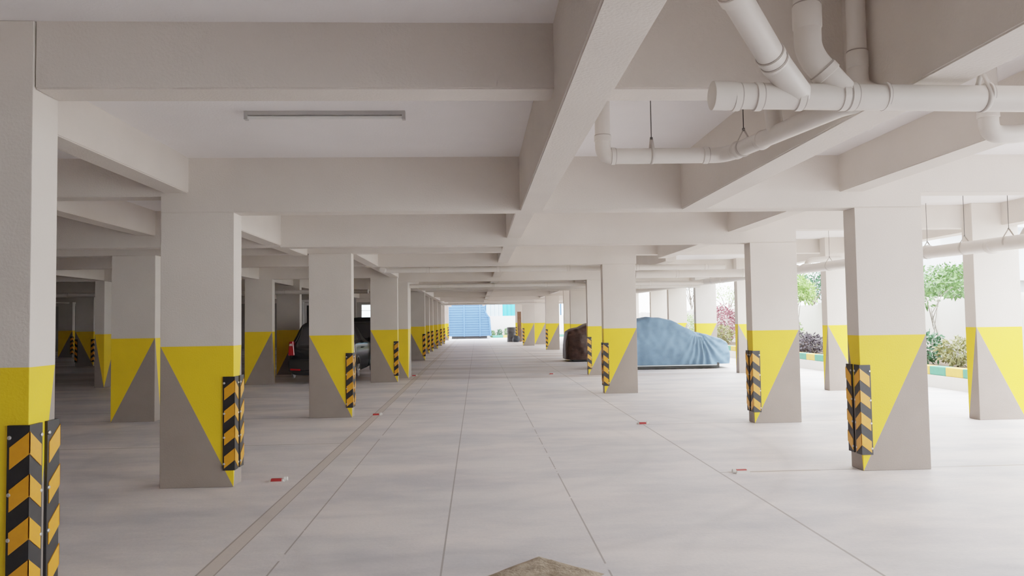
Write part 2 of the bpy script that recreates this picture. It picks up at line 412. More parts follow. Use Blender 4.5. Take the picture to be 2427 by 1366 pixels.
# ------------------------------------------------------------------ rubber corner guards
GT, GW, GH, GZ = .014, .095, .86, .155
def guard(cx, cy, dx, dy, label, zoff=0.0, bolts=True, group='striped rubber corner guards'):
    root = empty('corner_guard', (cx, cy, GZ+zoff))
    bm = bmesh.new()
    pts = [(-dx*GT, -dy*GT), (dx*GW, -dy*GT), (dx*GW, 0), (0, 0), (0, dy*GW), (-dx*GT, dy*GW)]
    prism(bm, pts, 'z', 0, GH)
    from_bm('rubber_angle', bm, 'rubber', root)
    bm = bmesh.new(); e = .004
    for i in range(4):
        zt = GH-.03-i*.208
        for wing in (0, 1):
            s = (dx, dy)[wing]
            # quad in (u along wing, z)
            u0, u1 = -s*(GT+e), s*(GW-.014)
            q = [(u0, zt), (u1, zt-.078), (u1, zt-.186), (u0, zt-.108)]
            if wing == 0: prism(bm, q, 'y', -dy*GT, -dy*(GT+e))
            else: prism(bm, q, 'x', -dx*GT, -dx*(GT+e))
    from_bm('reflective_chevrons', bm, 'amber', root)
    if bolts:
        for wing in (0, 1):
            for z in (.06, .30, .52, .80):
                bm = bmesh.new()
                if wing == 0: p = Vector((dx*(GW-.012), -dy*GT, z)); d = Vector((0, -dy, 0))
                else: p = Vector((-dx*GT, dy*(GW-.012), z)); d = Vector((-dx, 0, 0))
                tube(bm, [p, p+d*.005, p+d*.008], [.010, .010, .006], 12)
                from_bm('bolt', bm, 'bolt', root, True, angle=.6)
    tag(root, label, 'guard', group)
    return root
e = .0015
guard(-2.233+e, 3.81-e, -1, 1, 'black and amber guard on the front corner of the nearest left column')
guard(-2.233+e, 4.04+e, -1, -1, 'black and amber guard on the rear corner of the nearest left column')
guard(-2.262+e, 7.0-e, -1, 1, 'black and amber guard on the front corner of the second left column')
guard(-2.262+e, 7.23+e, -1, -1, 'black and amber guard on the rear corner of the second left column')
guard(-1.99+e, 11.85-e, -1, 1, 'striped guard on the left column in front of the black hatchback')
guard(-1.99+e, 12.08+e, -1, -1, 'thin sliver of guard on the rear corner of the column before the black hatchback')
guard(-1.985+e, 18.56-e, -1, 1, 'striped guard on the column just right of the black hatchback')
far = [(-2.01, 28.6, 'first'), (-2.20, 34.2, 'second'), (-2.18, 36.7, 'third'), (-2.13, 40.1, 'fourth'), (-2.16, 45.1, 'fifth'), (-2.11, 48.3, 'sixth'), (-2.20, 57.3, 'seventh and last')]
for x, y, o_ in far: guard(x+e, y-e, -1, 1, o_+' striped guard of the far left row, counted from the near end', bolts=False)
guard(-14.48+e, 28.7-e, -1, 1, 'guard on the right edge of the bluish column in the far left bays', bolts=False)
guard(-15.15-e, 28.7-e, 1, 1, 'guard on the left edge of the bluish column in the far left bays', bolts=False)
guard(-19.62+e, 36.9-e, -1, 1, 'distant guard beside the bright slit at the far left', bolts=False)
guard(3.685-e, 7.0-e, 1, 1, 'black and amber guard on the front corner of the largest right column')
guard(3.685-e, 7.23+e, 1, -1, 'black and amber guard on the rear corner of the largest right column')
guard(3.872-e, 10.27-e, 1, 1, 'guard on the front corner of the second inner right column')
guard(3.872-e, 10.5+e, 1, -1, 'guard on the rear corner of the second inner right column')
guard(2.53-e, 14.75-e, 1, 1, 'striped guard on the column left of the blue covered car')
guard(2.53-e, 14.98+e, 1, -1, 'edge of the rear guard on the column left of the blue covered car')
guard(2.955-e, 19.72-e, 1, 1, 'striped guard on the column right of the brown covered car')
guard(3.38-e, 36.4-e, 1, 1, 'striped guard on the far white column left of the brown covered car', bolts=False)
guard(2.63-e, 42.8-e, 1, 1, 'striped guard just right of the leaning brown board', bolts=False)
guard(2.66-e, 51.5-e, 1, 1, 'striped guard between the drum and the leaning brown board', bolts=False)

# ------------------------------------------------------------------ pipes
def ring(parent, p, d, r, w=.03, m='pvc', name='coupling', extra=.006, line=True):
    p = Vector(p); d = Vector(d).normalized()
    c = tube_obj(name, [p-d*w/2, p-d*w*.42, p+d*w*.42, p+d*w/2], [r+.001, r+extra, r+extra, r+.001], m, parent)
    if line:
        tube_obj('joint_line', [p+d*(w/2-.001), p+d*(w/2+.004)], [r+extra*.6, r+extra*.6], 'pvc_line', c)
    return c
R1 = .062
Y1 = 3.42
P = empty('drain_pipe', (1.15, Y1, 2.54)); o0 = Vector((1.15, Y1, 2.54))
def L(p): return tuple(Vector(p)-o0)
tube_obj('main_pipe', [L((1.15, Y1, 2.55)), L((2.9, Y1, 2.53))], R1, 'pvc', P, 32)
tube_obj('end_cap', [L((1.125, Y1, 2.55)), L((1.128, Y1, 2.55)), L((1.235, Y1, 2.549))], [R1+.001, R1+.006, R1+.006], 'pvc', P, 32)
for x in (1.24, 1.345, 1.545, 1.76, 1.80, 1.965, 2.47):
    ring(P, L((x, Y1, 2.545)), (1, 0, 0), R1, .035 if x not in (1.965, 2.47) else .012)
# first wye branch, rising to the left and towards the camera
a = Vector((1.56, Y1, 2.54)); b_ = Vector((1.40, 3.33, 2.675)); c_ = Vector((1.055, 2.98, 2.90))
tube_obj('wye_branch', [L(a), L(b_)], [R1, R1+.004], 'pvc', P, 32)
tube_obj('branch_pipe', [L(b_), L(c_)], R1, 'pvc', P, 32)
ring(P, L(b_), c_-b_, R1, .035); ring(P, L(b_+(c_-b_)*.1), c_-b_, R1, .03); ring(P, L(b_+(c_-b_)*.86), c_-b_, R1+.002, .05)
# second wye branch, bending up to vertical
pts = fillet([(1.79, Y1, 2.54), (1.63, Y1, 2.715), (1.60, Y1, 2.78), (1.60, Y1, 3.6)], .10, 8)
tube_obj('bent_branch_pipe', [L(p) for p in pts], R1, 'pvc', P, 32)
ring(P, L((1.68, Y1, 2.66)), (-.16, 0, .175), R1, .04)
ring(P, L((1.60, Y1, 2.93)), (0, 0, 1), R1, .12, extra=.005)
ring(P, L((1.60, Y1, 3.05)), (0, 0, 1), R1, .02, extra=.004)
P.scale = (.925,)*3; P.location = (1.15*.925, Y1*.925, 1.5+1.04*.925)
tag(P, 'large white drain pipe with end cap and two angled branches at the upper right', 'pipe')
# rear riser and elbow
P3 = empty('riser_pipe', (1.915, 3.56, 2.6))
tube_obj('pipe', [(0, 0, .15), (0, 0, 1.0)], .045, 'pvc', P3)
ring(P3, (0, 0, .17), (0, 0, 1), .045, .09, extra=.007)
tube_obj('elbow', [tuple(p) for p in fillet([(0, 0, .13), (0, 0, .03), (.07, -.06, -.03), (.1, -.17, -.05)], .09, 8)], .05, 'pvc', P3)
tag(P3, 'thin vertical pipe dropping behind the main drain pipe beside the dark beam corner', 'pipe')
# big bend at top edge
P4 = empty('pipe_bend', (1.80, 2.95, 2.95))
tube_obj('elbow', [tuple(p) for p in fillet([(-.06, .05, .5), (-.03, .03, .0), (.12, 0, -.04), (.42, -.1, .28)], .16, 12)], .075, 'pvc', P4, 32)
tag(P4, 'thick pipe bend hanging into view at the top edge, right of the branches', 'pipe')
# second pipe run (lower, behind)
r2 = .054
P2 = empty('waste_pipe', (.90, 5.1, 2.64)); o0 = Vector((.90, 5.1, 2.64))
tube_obj('pipe_run', [L(p) for p in fillet([(.895, 5.1, 3.06), (.895, 5.1, 2.635), (1.73, 5.1, 2.64), (1.79, 5.0, 2.64), (1.86, 3.62, 2.56), (1.86, 3.5, 2.54)], .07, 8)], r2, 'pvc', P2, 28)
for p, d, w in (((.895, 5.1, 2.76), (0, 0, 1), .04), ((.965, 5.1, 2.636), (1, 0, 0), .03), ((1.62, 5.1, 2.64), (1, 0, 0), .04), ((1.79, 4.93, 2.636), (0, 1, 0), .04), ((1.815, 4.55, 2.613), (0, 1, 0), .05)):
    ring(P2, L(p), d, r2, w)
tube_obj('drop_stub', [L((1.82, 4.35, 2.60)), L((1.80, 4.35, 2.78)), L((1.80, 4.35, 3.06))], .05, 'pvc', P2)
tag(P2, 'thinner waste pipe with elbows behind the large drain pipe, right of the centre beam', 'pipe')
def hanger(x, y, zc, r, ztop, label, axis='y'):
    h = empty('pipe_hanger', (x, y, zc))
    tube_obj('rod', [(0, 0, r+.06), (0, 0, ztop-zc)], .004, 'steel', h, 8)
    bm = bmesh.new(); n = 20; pr = []
    for k in range(n+1):
        t = -PI*1.16+k*(PI*1.32)/n
        pr.append((math.cos(t)*(r+.003), math.sin(t)*(r+.003)))
    # strap: a U under the pipe closing to a point above
    loop = [(0, r+.07)]+pr+[(0, r+.07)]
    ringsv = []
    for u, v in loop:
        row = []
        for w in (-.012, .012):
            row.append(bm.verts.new((w, u, v) if axis == 'x' else (u, w, v)))
        ringsv.append(row)
    for a1, b1 in zip(ringsv, ringsv[1:]): bm.faces.new((a1[0], b1[0], b1[1], a1[1]))
    s = from_bm('strap', bm, 'strap', h, True)
    s.modifiers.new('t', 'SOLIDIFY').thickness = .003
    tube_obj('nut', [(0, 0, r+.06), (0, 0, r+.078)], .010, 'steel', h, 6)
    tag(h, label, 'hanger', 'pipe hangers'); return h
hanger(1.24, 5.1, 2.638, r2, 3.06, 'thin rod and strap holding the level waste pipe', 'x')
hanger(1.80, 4.83, 2.63, r2, 3.06, 'rod and strap holding the waste pipe just after its bend', 'y')
hanger(2.455*.925, Y1*.925, 1.5+1.035*.925, R1*.925, 3.06, 'pale strap looped over the main drain pipe near the right edge', 'x')
# small trap at right edge
P5 = empty('trap_pipe', (3.28, 4.5, 2.70))
tube_obj('trap', [tuple(p) for p in fillet([(-.02, 0, .44), (-.02, 0, -.07), (.14, 0, -.07), (.6, 0, 0)], .09, 8)], .058, 'pvc', P5)
ring(P5, (-.02, 0, .06), (0, 0, 1), .058, .05)
tag(P5, 'pipe elbow below the main drain pipe at the right edge of the picture', 'pipe')

# long pipe along the outer right row
D = empty('collector_pipe', (6.35, 9, 2.36))
tube_obj('pipe_run', [(0.1, -6, -.08), (0, -1, -.04), (0, 1.2, .0), (0, 6, .05), (0, 12, .13), (0, 21, .2), (0, 40, .28)], .085, 'pvc', D, 28)
for y in (-1.2, -.2, 1.1, 5.0, 5.4, 9.8, 10.6, 14, 20): ring(D, (0 if y > -1 else .01, y, -.04 if y < 0 else .0+y*.0107), (0, 1, 0), .085, .07, extra=.01)
for y in (-.6, 5.2, 10.3): tube_obj('branch_stub', [tuple(p) for p in fillet([(0.1, y, .02+y*.01), (.12, y-.1, .16+y*.01), (.45, y-.2, .18+y*.01), (.7, y-.2, .18+y*.01)], .1, 6)], .055, 'pvc', D)
tag(D, 'long thick collector pipe running under the ceiling along the outer right columns', 'pipe')
for k, y in enumerate((8.5, 9.3, 10.1, 12.2, 13.0, 15.2)):
    hanger(6.35, y, 2.345+max(0, y-9)*.011, .085, 3.06, ['right edge hanger rod of the collector pipe', 'second hanger rod of the collector pipe from the right edge', 'hanger rod of the collector pipe just right of the largest right column', 'hanger rod of the collector pipe left of the largest right column', 'second hanger rod left of the largest right column', 'hanger rod of the collector pipe near the second inner right column'][k], 'y')
# transverse pipes below farther beams
def cross_pipe(x0, x1, y, z, r, label, drop=None):
    c = empty('cross_pipe', (x0, y, z))
    pts = [(0, 0, 0), (x1-x0, 0, 0)]
    if drop: pts = [(0, drop, 0), (0, 0, 0), (x1-x0, 0, 0)]
    tube_obj('pipe', [tuple(p) for p in fillet(pts, .06, 6)], r, 'pvc', c, 18)
    x = .9
    while x < x1-x0:
        ring(c, (x, 0, 0), (1, 0, 0), r, .06); x += 1.45
    tag(c, label, 'pipe', 'pipes crossing under the ceiling'); return c
cross_pipe(-1.9, 5.2, 15.25, 2.555, .058, 'pipe crossing the aisle behind the fourth beam, with a small elbow at its left end', -.25)
cross_pipe(-1.9, 6.3, 20.25, 2.46, .055, 'pipe crossing the aisle behind the fifth beam')
cross_pipe(3.4, 6.35, 15.7, 2.44, .085, 'pale pipe above the blue covered car, nearer of two')
cross_pipe(3.7, 6.35, 20.8, 2.42, .085, 'pale pipe above the blue covered car, farther of two')
cross_pipe(-2.0, 5.0, 41.0, 2.42, .06, 'distant pipe crossing just above the truck opening')
cross_pipe(-12, -3.0, 20.6, 2.35, .06, 'shaded pipe crossing above the black hatchback')
# smoke/fire brackets on the fourth bay face
for k, (x, z) in enumerate(((-1.05, 2.80), (-.70, 2.80))):
    bm = bmesh.new(); prism(bm, [(-.09, .03), (.05, .04), (.10, -.06), (.06, -.05), (.0, .0)], 'y', -.05, 0)
    tag(from_bm('wall_bracket', bm, 'pvc', loc=(x, 19.72, z)), ['small slanted bracket on the fifth beam, left of two', 'small slanted bracket on the fifth beam, right of two'][k], 'bracket')

# batten light
bt = empty('batten_light', (-1.10, 5.46, 3.06))
bm = bmesh.new(); box(bm, -.58, .58, -.022, .022, -.03, 0); from_bm('batten_body', bm, 'batten', bt)
tube_obj('tube_lamp', [(-.57, 0, -.045), (.57, 0, -.045)], .013, 'tube', bt, 16)
for s in (-1, 1):
    bm = bmesh.new(); box(bm, s*.575-.012, s*.575+.012, -.024, .024, -.062, 0); from_bm('end_holder', bm, 'batten', bt)
tag(bt, 'unlit slim tube light fixed to the ceiling bay at upper left', 'light')

# ------------------------------------------------------------------ floor items
def stud(x, y, label, rz=0):
    s = empty('road_stud', (x, y, 0), rz); s.scale = (1.3, 1.3, 1.6)
    bm = bmesh.new(); prism(bm, [(-.055, 0), (.055, 0), (.045, .014), (-.045, .014)], 'y', -.03, .03); from_bm('base', bm, 'studwhite', s)
    bm = bmesh.new(); prism(bm, [(-.04, .004), (.04, .004), (.036, .02), (-.036, .02)], 'y', -.034, -.008); from_bm('reflector', bm, 'studred', s)
    tube_obj('end_knob', [(.05, 0, .012), (.075, 0, .014)], [.016, .012], 'studwhite', s, 12)
    tag(s, label, 'stud', 'small red and white studs on the floor')
stud(-1.92, 7.21, 'small red and white stud on the floor right of the second left column')
stud(2.52, 7.05, 'small red stud on the floor left of the largest right column', PI)
stud(-1.64, 12.06, 'small white stud on the channel strip by the third left column')
stud(2.31, 10.43, 'small stud at the corner of the right bay line')
stud(-1.75, 20.48, 'tiny stud beside the fifth left column')
stud(2.0, 20.2, 'tiny stud on the floor left of the fourth inner right column')
# rough cement patch
bm = bmesh.new(); n = 16; g = {}
for i in range(n+1):
    for j in range(n+1):
        u = i/n-.5; v = j/n-.5
        x = (u-v)*.36; y = (u+v)*.36
        edge = min(.5-abs(u), .5-abs(v))
        z = .022*min(1, edge*9)+noise.noise(Vector((x*9, y*9, 3)))*.008*min(1, edge*12)
        if abs(x-.03) < .02: z -= .006
        g[i, j] = bm.verts.new((x+noise.noise(Vector((x*7, y*7, 0)))*.012, y, max(z, 0.0) if edge > 0 else 0))
for i in range(n):
    for j in range(n): bm.faces.new((g[i, j], g[i+1, j], g[i+1, j+1], g[i, j+1]))
tag(from_bm('cement_patch', bm, 'cement', smooth=True, loc=(.37, 4.38, .001)), 'rough brown cement patch with a pointed corner at the bottom edge of the picture', 'patch')

# ------------------------------------------------------------------ cars
def wheel(parent, x, y, r=.29, w=.18, side=1):
    wl = empty('wheel', (x, y, r)); wl.parent = parent
    bm = bmesh.new()
    prof = [(-w/2, r*.62), (-w/2, r*.9), (-w/2+.02, r*.98), (-w/2+.045, r), (w/2-.045, r), (w/2-.02, r*.98), (w/2, r*.9), (w/2, r*.62)]
    tube(bm, [(a, 0, 0) for a, _ in prof], [b for _, b in prof], 32)
    from_bm('tyre', bm, 'tyre', wl, True, angle=.8)
    bm = bmesh.new(); tube(bm, [(side*(w/2-.03), 0, 0), (side*(w/2+.004), 0, 0)], [r*.6, r*.64], 32)
    for k in range(6):
        a = k*PI/3; bm2 = bm
        c, s = math.cos(a), math.sin(a)
        p0 = Vector((side*(w/2+.006), c*.03, s*.03)); p1 = Vector((side*(w/2+.01), c*r*.58, s*r*.58))
        tube(bm, [p0, p1], .022, 8)
    from_bm('rim', bm, 'rim', wl, True, angle=.8)
def car(loc, L_=3.6, W=1.62, H=1.52, paint='carblack', label='', rz=0, nparts=True, suv=False):
    root = empty('parked_car', loc, rz); hw = W/2
    # stations: (y, half width, belt z, roof z, roof half-width)
    st = [(0.0, .86, .72, .74, .70), (.05, .95, .92, .96, .74), (.12, .985, .96, 1.12, .70), (.28, 1.0, .965, H-.09, .70), (.5, 1.0, .965, H-.02, .70), (.9, 1.0, .96, H, .70),
          (1.5, 1.0, .95, H, .69), (2.0, 1.0, .94, H-.06, .68), (2.45, 1.0, .94, 1.20, .70), (2.75, .99, .93, .98, .76), (3.1, .97, .88, .92, .76), (3.4, .92, .80, .84, .70), (3.56, .82, .66, .70, .6), (3.6, .74, .55, .58, .5)]
    k = L_/3.6
    bm = bmesh.new(); rows = []
    for y, wf, bz, rzf, rw in st:
        w = hw*wf; rr = hw*rw
        if rzf-bz < .12: rr = w*.86
        sec = [(0, .20), (w*.86, .20), (w*.97, .26), (w*1.0, .45), (w*1.0, .66), (w*.975, bz), (w*.965, bz+.02*(rzf-bz)), (rr+(w-rr)*.10, bz+(rzf-bz)*.84), (rr*.95, bz+(rzf-bz)*.93), (rr*.80, rzf-.005), (0, rzf+.01)]
        full = sec+[(-a, b) for a, b in sec[-2:0:-1]]
        rows.append([bm.verts.new((a, y*k, b)) for a, b in full])
    n = len(rows[0])
    for i, (r0, r1) in enumerate(zip(rows, rows[1:])):
        for j in range(n):
            f = bm.faces.new((r0[j], r0[(j+1) % n], r1[(j+1) % n], r1[j])); f.smooth = True
            seg = j if j < 10 else n-1-j
            cabin = 3 <= i <= 7
            if (cabin and seg == 6 and i != 5) or (seg in (7, 8, 9) and i in (7, 8)) or (i in (1, 2) and seg in (8, 9)): f.material_index = 1
    bm.faces.new(rows[0]); bm.faces.new(rows[-1][::-1])
    bmesh.ops.recalc_face_normals(bm, faces=bm.faces[:])
    o = from_bm('body', bm, [paint, 'glass'], root, True)
    ss = o.modifiers.new('s', 'SUBSURF'); ss.levels = 2; ss.render_levels = 2
    for s in (-1, 1):
        bm = bmesh.new()
        prism(bm, [(s*hw*.99, .70), (s*hw*.80, .70), (s*hw*.84, 1.06), (s*hw*.96, 1.04)], 'y', -.02, .12); tl = from_bm('tail_light', bm, 'red', root)
        b = tl.modifiers.new('b', 'BEVEL'); b.width = .02; b.segments = 3
        bm = bmesh.new(); prism(bm, [(s*hw*.95, .94), (s*hw*.86, .94), (s*hw*.87, 1.0), (s*hw*.94, .99)], 'y', -.03, .03); from_bm('lens', bm, 'clear', tl)
        bm = bmesh.new(); prism(bm, [(s*hw*.90, .345), (s*hw*.60, .33), (s*hw*.60, .37), (s*hw*.9, .385)], 'y', -.10, -.05); from_bm('reflector', bm, 'red', root)
        wheel(root, s*(hw-.10), .52*k, side=s); wheel(root, s*(hw-.10), 2.92*k, side=s)
        for yy in (.52*k, 2.92*k):
            bm = bmesh.new(); pr = [(yy+math.cos(t)*.345, .29+math.sin(t)*.345) for t in [PI*q/16 for q in range(17)]]
            tube(bm, [(s*(hw-.02), a, b) for a, b in pr], .03, 8); from_bm('wheel_arch', bm, 'plasticblack', root, True)
        bm = bmesh.new(); box(bm, s*(hw+.02)-.09*(s < 0), s*(hw+.02)+.09*(s > 0), 2.05*k, 2.15*k, .98, 1.10)
        mr = from_bm('wing_mirror', bm, paint, root); b = mr.modifiers.new('b', 'BEVEL'); b.width = .025; b.segments = 3
        bm = bmesh.new(); tube(bm, [(s*(hw+.005), 1.25*k, .84), (s*(hw+.02), 1.27*k, .845), (s*(hw+.02), 1.40*k, .845), (s*(hw+.005), 1.42*k, .84)], .012, 8); from_bm('door_handle', bm, paint, root, True)
    bm = bmesh.new(); prism(bm, [(-hw*.97, .31), (hw*.97, .31), (hw*.985, .60), (-hw*.985, .60)], 'y', -.09, .12)
    bp = from_bm('rear_bumper', bm, 'plasticblack', root); b = bp.modifiers.new('b', 'BEVEL'); b.width = .05; b.segments = 4
    bm = bmesh.new(); box(bm, -.26, .26, -.11, -.085, .42, .54); from_bm('number_plate', bm, 'studwhite', root)
    tag(root, label, 'car'); return root
car((-3.86, 18.55, 0), 3.6, 1.64, 1.55, label='black hatchback seen from behind, parked behind the third left column')
car((-4.0, 25.95, 0), 4.0, 1.7, 1.68, 'darkpaint', 'second dark car parked beyond the black hatchback', 0)

def cover(name, loc, prof, halfw, cloth, label, seedv, wr=.03, hemz=.13, L_=4.2, skirt=True, flip=False):
    """prof: list of (x, topz, width factor) along the length; fabric draped over it"""
    root = empty('covered_car', loc)
    bm = bmesh.new(); NX, NS = 150, 64; g = []
    def interp(x):
        for (a, za, wa), (b, zb, wb) in zip(prof, prof[1:]):
            if x <= b:
                t = (x-a)/(b-a); t2 = t*t*(3-2*t)*.4+t*.6
                return za+(zb-za)*t2, wa+(wb-wa)*t
        return prof[-1][1], prof[-1][2]
    for i in range(NX+1):
        t = i/NX; x = prof[0][0]+(prof[-1][0]-prof[0][0])*t
        zt, wf = interp(x); w = halfw*wf; row = []
        for j in range(NS+1):
            s = j/NS*2-1           # -1 near hem .. 1 far hem
            a = abs(s); sg = -1 if s < 0 else 1
            # side wall for a > .42, top otherwise
            if a > .42:
                q = (a-.42)/.58
                sh = min(zt, .92+.08*(zt-1.0))
                if zt > 1.05:
                    # greenhouse tumblehome then body side
                    if q < .4: qq = q/.4; yy = w*(.74+.22*qq); zz = zt-.07-(zt-.07-.92)*qq
                    else: qq = (q-.4)/.6; yy = w*(.96+.04*math.sin(qq*PI)); zz = .92-(.92-hemz)*qq
                else: yy = w*(.84+.16*min(1, q*2.2))*(1-.03*q); zz = zt-.05-(zt-.05-hemz)*q
            else:
                q = a/.42; yy = w*.80*q if zt <= 1.05 else w*.74*q; zz = zt-.06*q**3
            p = Vector((x, sg*yy, zz))
            # wrinkles: diagonal folds falling from the pillar, stronger low down
            f = noise.noise(Vector((x*1.6+seedv, zz*1.6+x*.5, s*2)))*1.2
            c = (x-prof[-1][0]+1.05)
            fold = math.sin((math.atan2(zz-1.15, c+.0001))*26+f*3)*math.exp(-abs(c-.25)*1.4)
            lowf = max(0, 1-zz/1.5)
            d = wr*(f*.7+fold*.9*lowf+.45*noise.noise(Vector((x*5, zz*7+seedv, s*5)))+.35*noise.noise(Vector((x*3+zz*9, zz*11-x*6, seedv))))
            p.y += sg*d*(1 if a > .3 else .2)
            if a < .5: p.z += d*.35
            row.append(bm.verts.new(p))
        g.append(row)
    for i in range(NX):
        for j in range(NS):
            f = bm.faces.new((g[i][j], g[i+1][j], g[i+1][j+1], g[i][j+1])); f.smooth = True
    for k_ in (0, NX):
        bm.faces.new(g[k_] if k_ == 0 else g[k_][::-1])
    bmesh.ops.recalc_face_normals(bm, faces=bm.faces[:])
    c = from_bm('cloth_cover', bm, cloth, root, False)
    for p in c.data.polygons: p.use_smooth = len(p.vertices) < 5
    a, b = prof[0][0], prof[-1][0]
    bm = bmesh.new(); box(bm, a+.25, b-.42, -halfw*.9, halfw*.9, .02, .3); from_bm('dark_sill', bm, 'plasticblack', root)
    for xx in (a+.75, b-.95):
        for s in (-1, 1):
            bm = bmesh.new(); tube(bm, [(xx, s*(halfw*.72)-.09, .27), (xx, s*(halfw*.72)+.09, .27)], .27, 24); from_bm('wheel', bm, 'tyre', root, True, angle=.8)
    tag(root, label, 'car'); return root
bc = cover('blue', (3.47, 22.1, 0), [(0, .30, .55), (.02, .75, .7), (.12, .98, .85), (.5, 1.10, .95), (.9, 1.32, 1), (1.3, 1.48, 1), (1.55, 1.53, 1), (1.95, 1.50, 1), (2.3, 1.42, 1), (2.72, 1.20, 1), (3.0, 1.07, 1), (3.4, .97, .98), (3.7, .89, .92), (3.9, .78, .84), (3.95, .62, .70), (3.98, .48, .56), (3.99, .36, .48)],
      .84, 'bluecloth', 'car under a light blue cloth cover, parked on the right', 1.3, .065)
bm = bmesh.new(); prism(bm, [(.3, .10), (3.45, .10), (3.47, .125), (.3, .125)], 'y', -.875, -.865)
from_bm('pale_hem_band', bm, 'hem', bc)
cover('brown', (3.10, 26.5, 0), [(0, .62, .55), (.03, .85, .72), (.08, 1.08, .84), (.2, 1.15, .93), (.45, 1.19, 1), (.8, 1.34, 1), (1.2, 1.45, 1), (2.1, 1.47, 1), (2.6, 1.3, 1), (2.9, 1.05, .95), (3.1, .7, .8)],
      .80, 'browncloth', 'car under a dark brown crinkled cover, half hidden behind the right columns', 5.7, .085, hemz=.08)

# ------------------------------------------------------------------ far end: truck body, board, drum, sack, fence
T = empty('truck_body', (-2.4, 61, 0))
bm = bmesh.new()
prism(bm, [(0, .22), (3.53, .22), (3.5, .7), (3.42, 1.75), (3.22, 2.05), (3.05, 2.35), (3.0, 3.3), (0, 3.3)], 'y', 0, 2.2); from_bm('steel_body', bm, 'truckblue', T)
bm = bmesh.new()
z = .35
while z < 3.25:
    x1 = 3.4 if z < 1.75 else 3.0
    box(bm, .1, x1, -.03, 0, z, z+.03); z += .2
from_bm('horizontal_ribs', bm, 'truckdark', T)
for x in (0.0, 1.28, 2.58):
    bm = bmesh.new(); box(bm, x, x+.1, -.06, 0, .2, 3.3); from_bm('upright_post', bm, 'truckblue', T)
bm = bmesh.new(); prism(bm, [(3.32, 1.78), (3.46, 1.76), (3.58, .24), (3.46, .24)], 'y', -.08, 0); prism(bm, [(3.46, 1.76), (3.36, 1.84), (3.0, 1.84), (3.0, 1.76)], 'y', -.08, 0)
prism(bm, [(3.22, 1.78), (3.30, 1.9), (3.05, 2.38), (2.98, 2.34)], 'y', -.08, 0); from_bm('bent_edge_frame', bm, 'truckblue', T)
bm = bmesh.new(); box(bm, .3, 3.2, .1, 2.0, .0, .22); from_bm('underframe', bm, 'plasticblack', T)
tag(T, 'light blue ribbed steel truck body standing outside the far opening', 'truck')
# leaning board
bm = bmesh.new(); box(bm, -.13, .13, -.02, .02, 0, 2.05)
bd = from_bm('leaning_board', bm, 'wood', loc=(2.86, 50.2, .01)); bd.rotation_euler = (-.06, 0, 0)
tag(bd, 'tall brown board leaning against the farthest inner right column', 'board')
dr = empty('oil_drum', (2.33, 50.8, 0))
bm = bmesh.new()
prof = [(0, .28), (.03, .30), (.30, .29), (.32, .305), (.34, .29), (.62, .29), (.64, .305), (.66, .29), (.97, .30), (1.0, .28)]
tube(bm, [(0, 0, z) for z, _ in prof], [r for _, r in prof], 28); from_bm('drum_body', bm, 'drum', dr, True, angle=.6)
bm = bmesh.new(); tube(bm, [(0, 0, .985), (0, 0, 1.005)], .24, 28); from_bm('lid', bm, 'drum', dr, True, angle=.6)
tag(dr, 'sooty dark drum standing at the far end of the aisle', 'drum')
def sack(name, loc, r, m, label, cat, sd):
    bm = bmesh.new(); bmesh.ops.create_icosphere(bm, subdivisions=3, radius=1)
    for v in bm.verts:
        n_ = noise.noise(v.co*1.7+Vector((sd, 0, 0)))*.28+noise.noise(v.co*5+Vector((sd, 0, 0)))*.10
        v.co = v.co*(1+n_); v.co = Vector((v.co.x*r[0], v.co.y*r[1], max(0, (v.co.z+.72)*r[2])))
    return tag(from_bm(name, bm, m, smooth=True, loc=loc), label, cat)
sack('rubbish_sack', (2.62, 49.9, 0), (.26, .2, .27), 'bag', 'dark slumped sack beside the drum and the board', 'sack', 2)
sack('sack_bundle', (4.15, 46.2, 0), (.22, .2, .36), 'sack', 'pale tied bundle on the floor between two far right columns', 'bundle', 9)
# kerb and shrubs beyond, compound wall, sheet fence
def kerb(x0, y0, dx, dy, n, seg, label, w=.22, z0=.25, z1=.43):
    root = empty('painted_kerb', (x0, y0, 0)); d = Vector((dx, dy)).normalized(); nrm = Vector((d.y, -d.x))
    def poly(a, b, o, ww): return [tuple(d*a+nrm*o), tuple(d*b+nrm*o), tuple(d*b+nrm*(o+ww)), tuple(d*a+nrm*(o+ww))]
    for k in range(n):
        bm = bmesh.new(); prism(bm, poly(k*seg, (k+1)*seg, 0.03, w), 'z', z0, z1)
        b = from_bm('kerb_stone', bm, 'kerbyellow' if k % 2 else 'kerbgreen', root)
        q = b.modifiers.new('b', 'BEVEL'); q.width = .02; q.segments = 2
        b['label'] = 'yellow painted kerb stone' if k % 2 else 'green painted kerb stone'
    if z0 > 0:
        bm = bmesh.new(); prism(bm, poly(0, n*seg, 0, w+.1), 'z', 0, z0); from_bm('plinth', bm, 'white', root)
    tag(root, label, 'kerb'); return root
kerb(9.25, 6.02, 0, 1, 50, .52, 'green and yellow kerb on a white plinth edging the garden at the right')
kerb(1.3, 63.3, 1, 0, 7, .9, 'distant green and yellow kerb in front of the far shrubs', z0=0, z1=.22)
bm = bmesh.new(); box(bm, 9.55, 40, -2, 62, -.1, .36)
tag(from_bm('garden_bed', bm, 'soil'), 'soil bed of the garden behind the right kerb', 'ground', kind='structure')
bm = bmesh.new(); box(bm, 11.5, 11.7, -2, 62, .3, 1.86)
for y in range(0, 62, 3): box(bm, 11.42, 11.75, y, y+.3, .3, 1.92)
tag(from_bm('wall_right', bm, 'white'), 'white compound wall behind the garden', 'wall', kind='structure')
bm = bmesh.new(); box(bm, -14, 11.5, 64.5, 64.7, 0, 1.86)
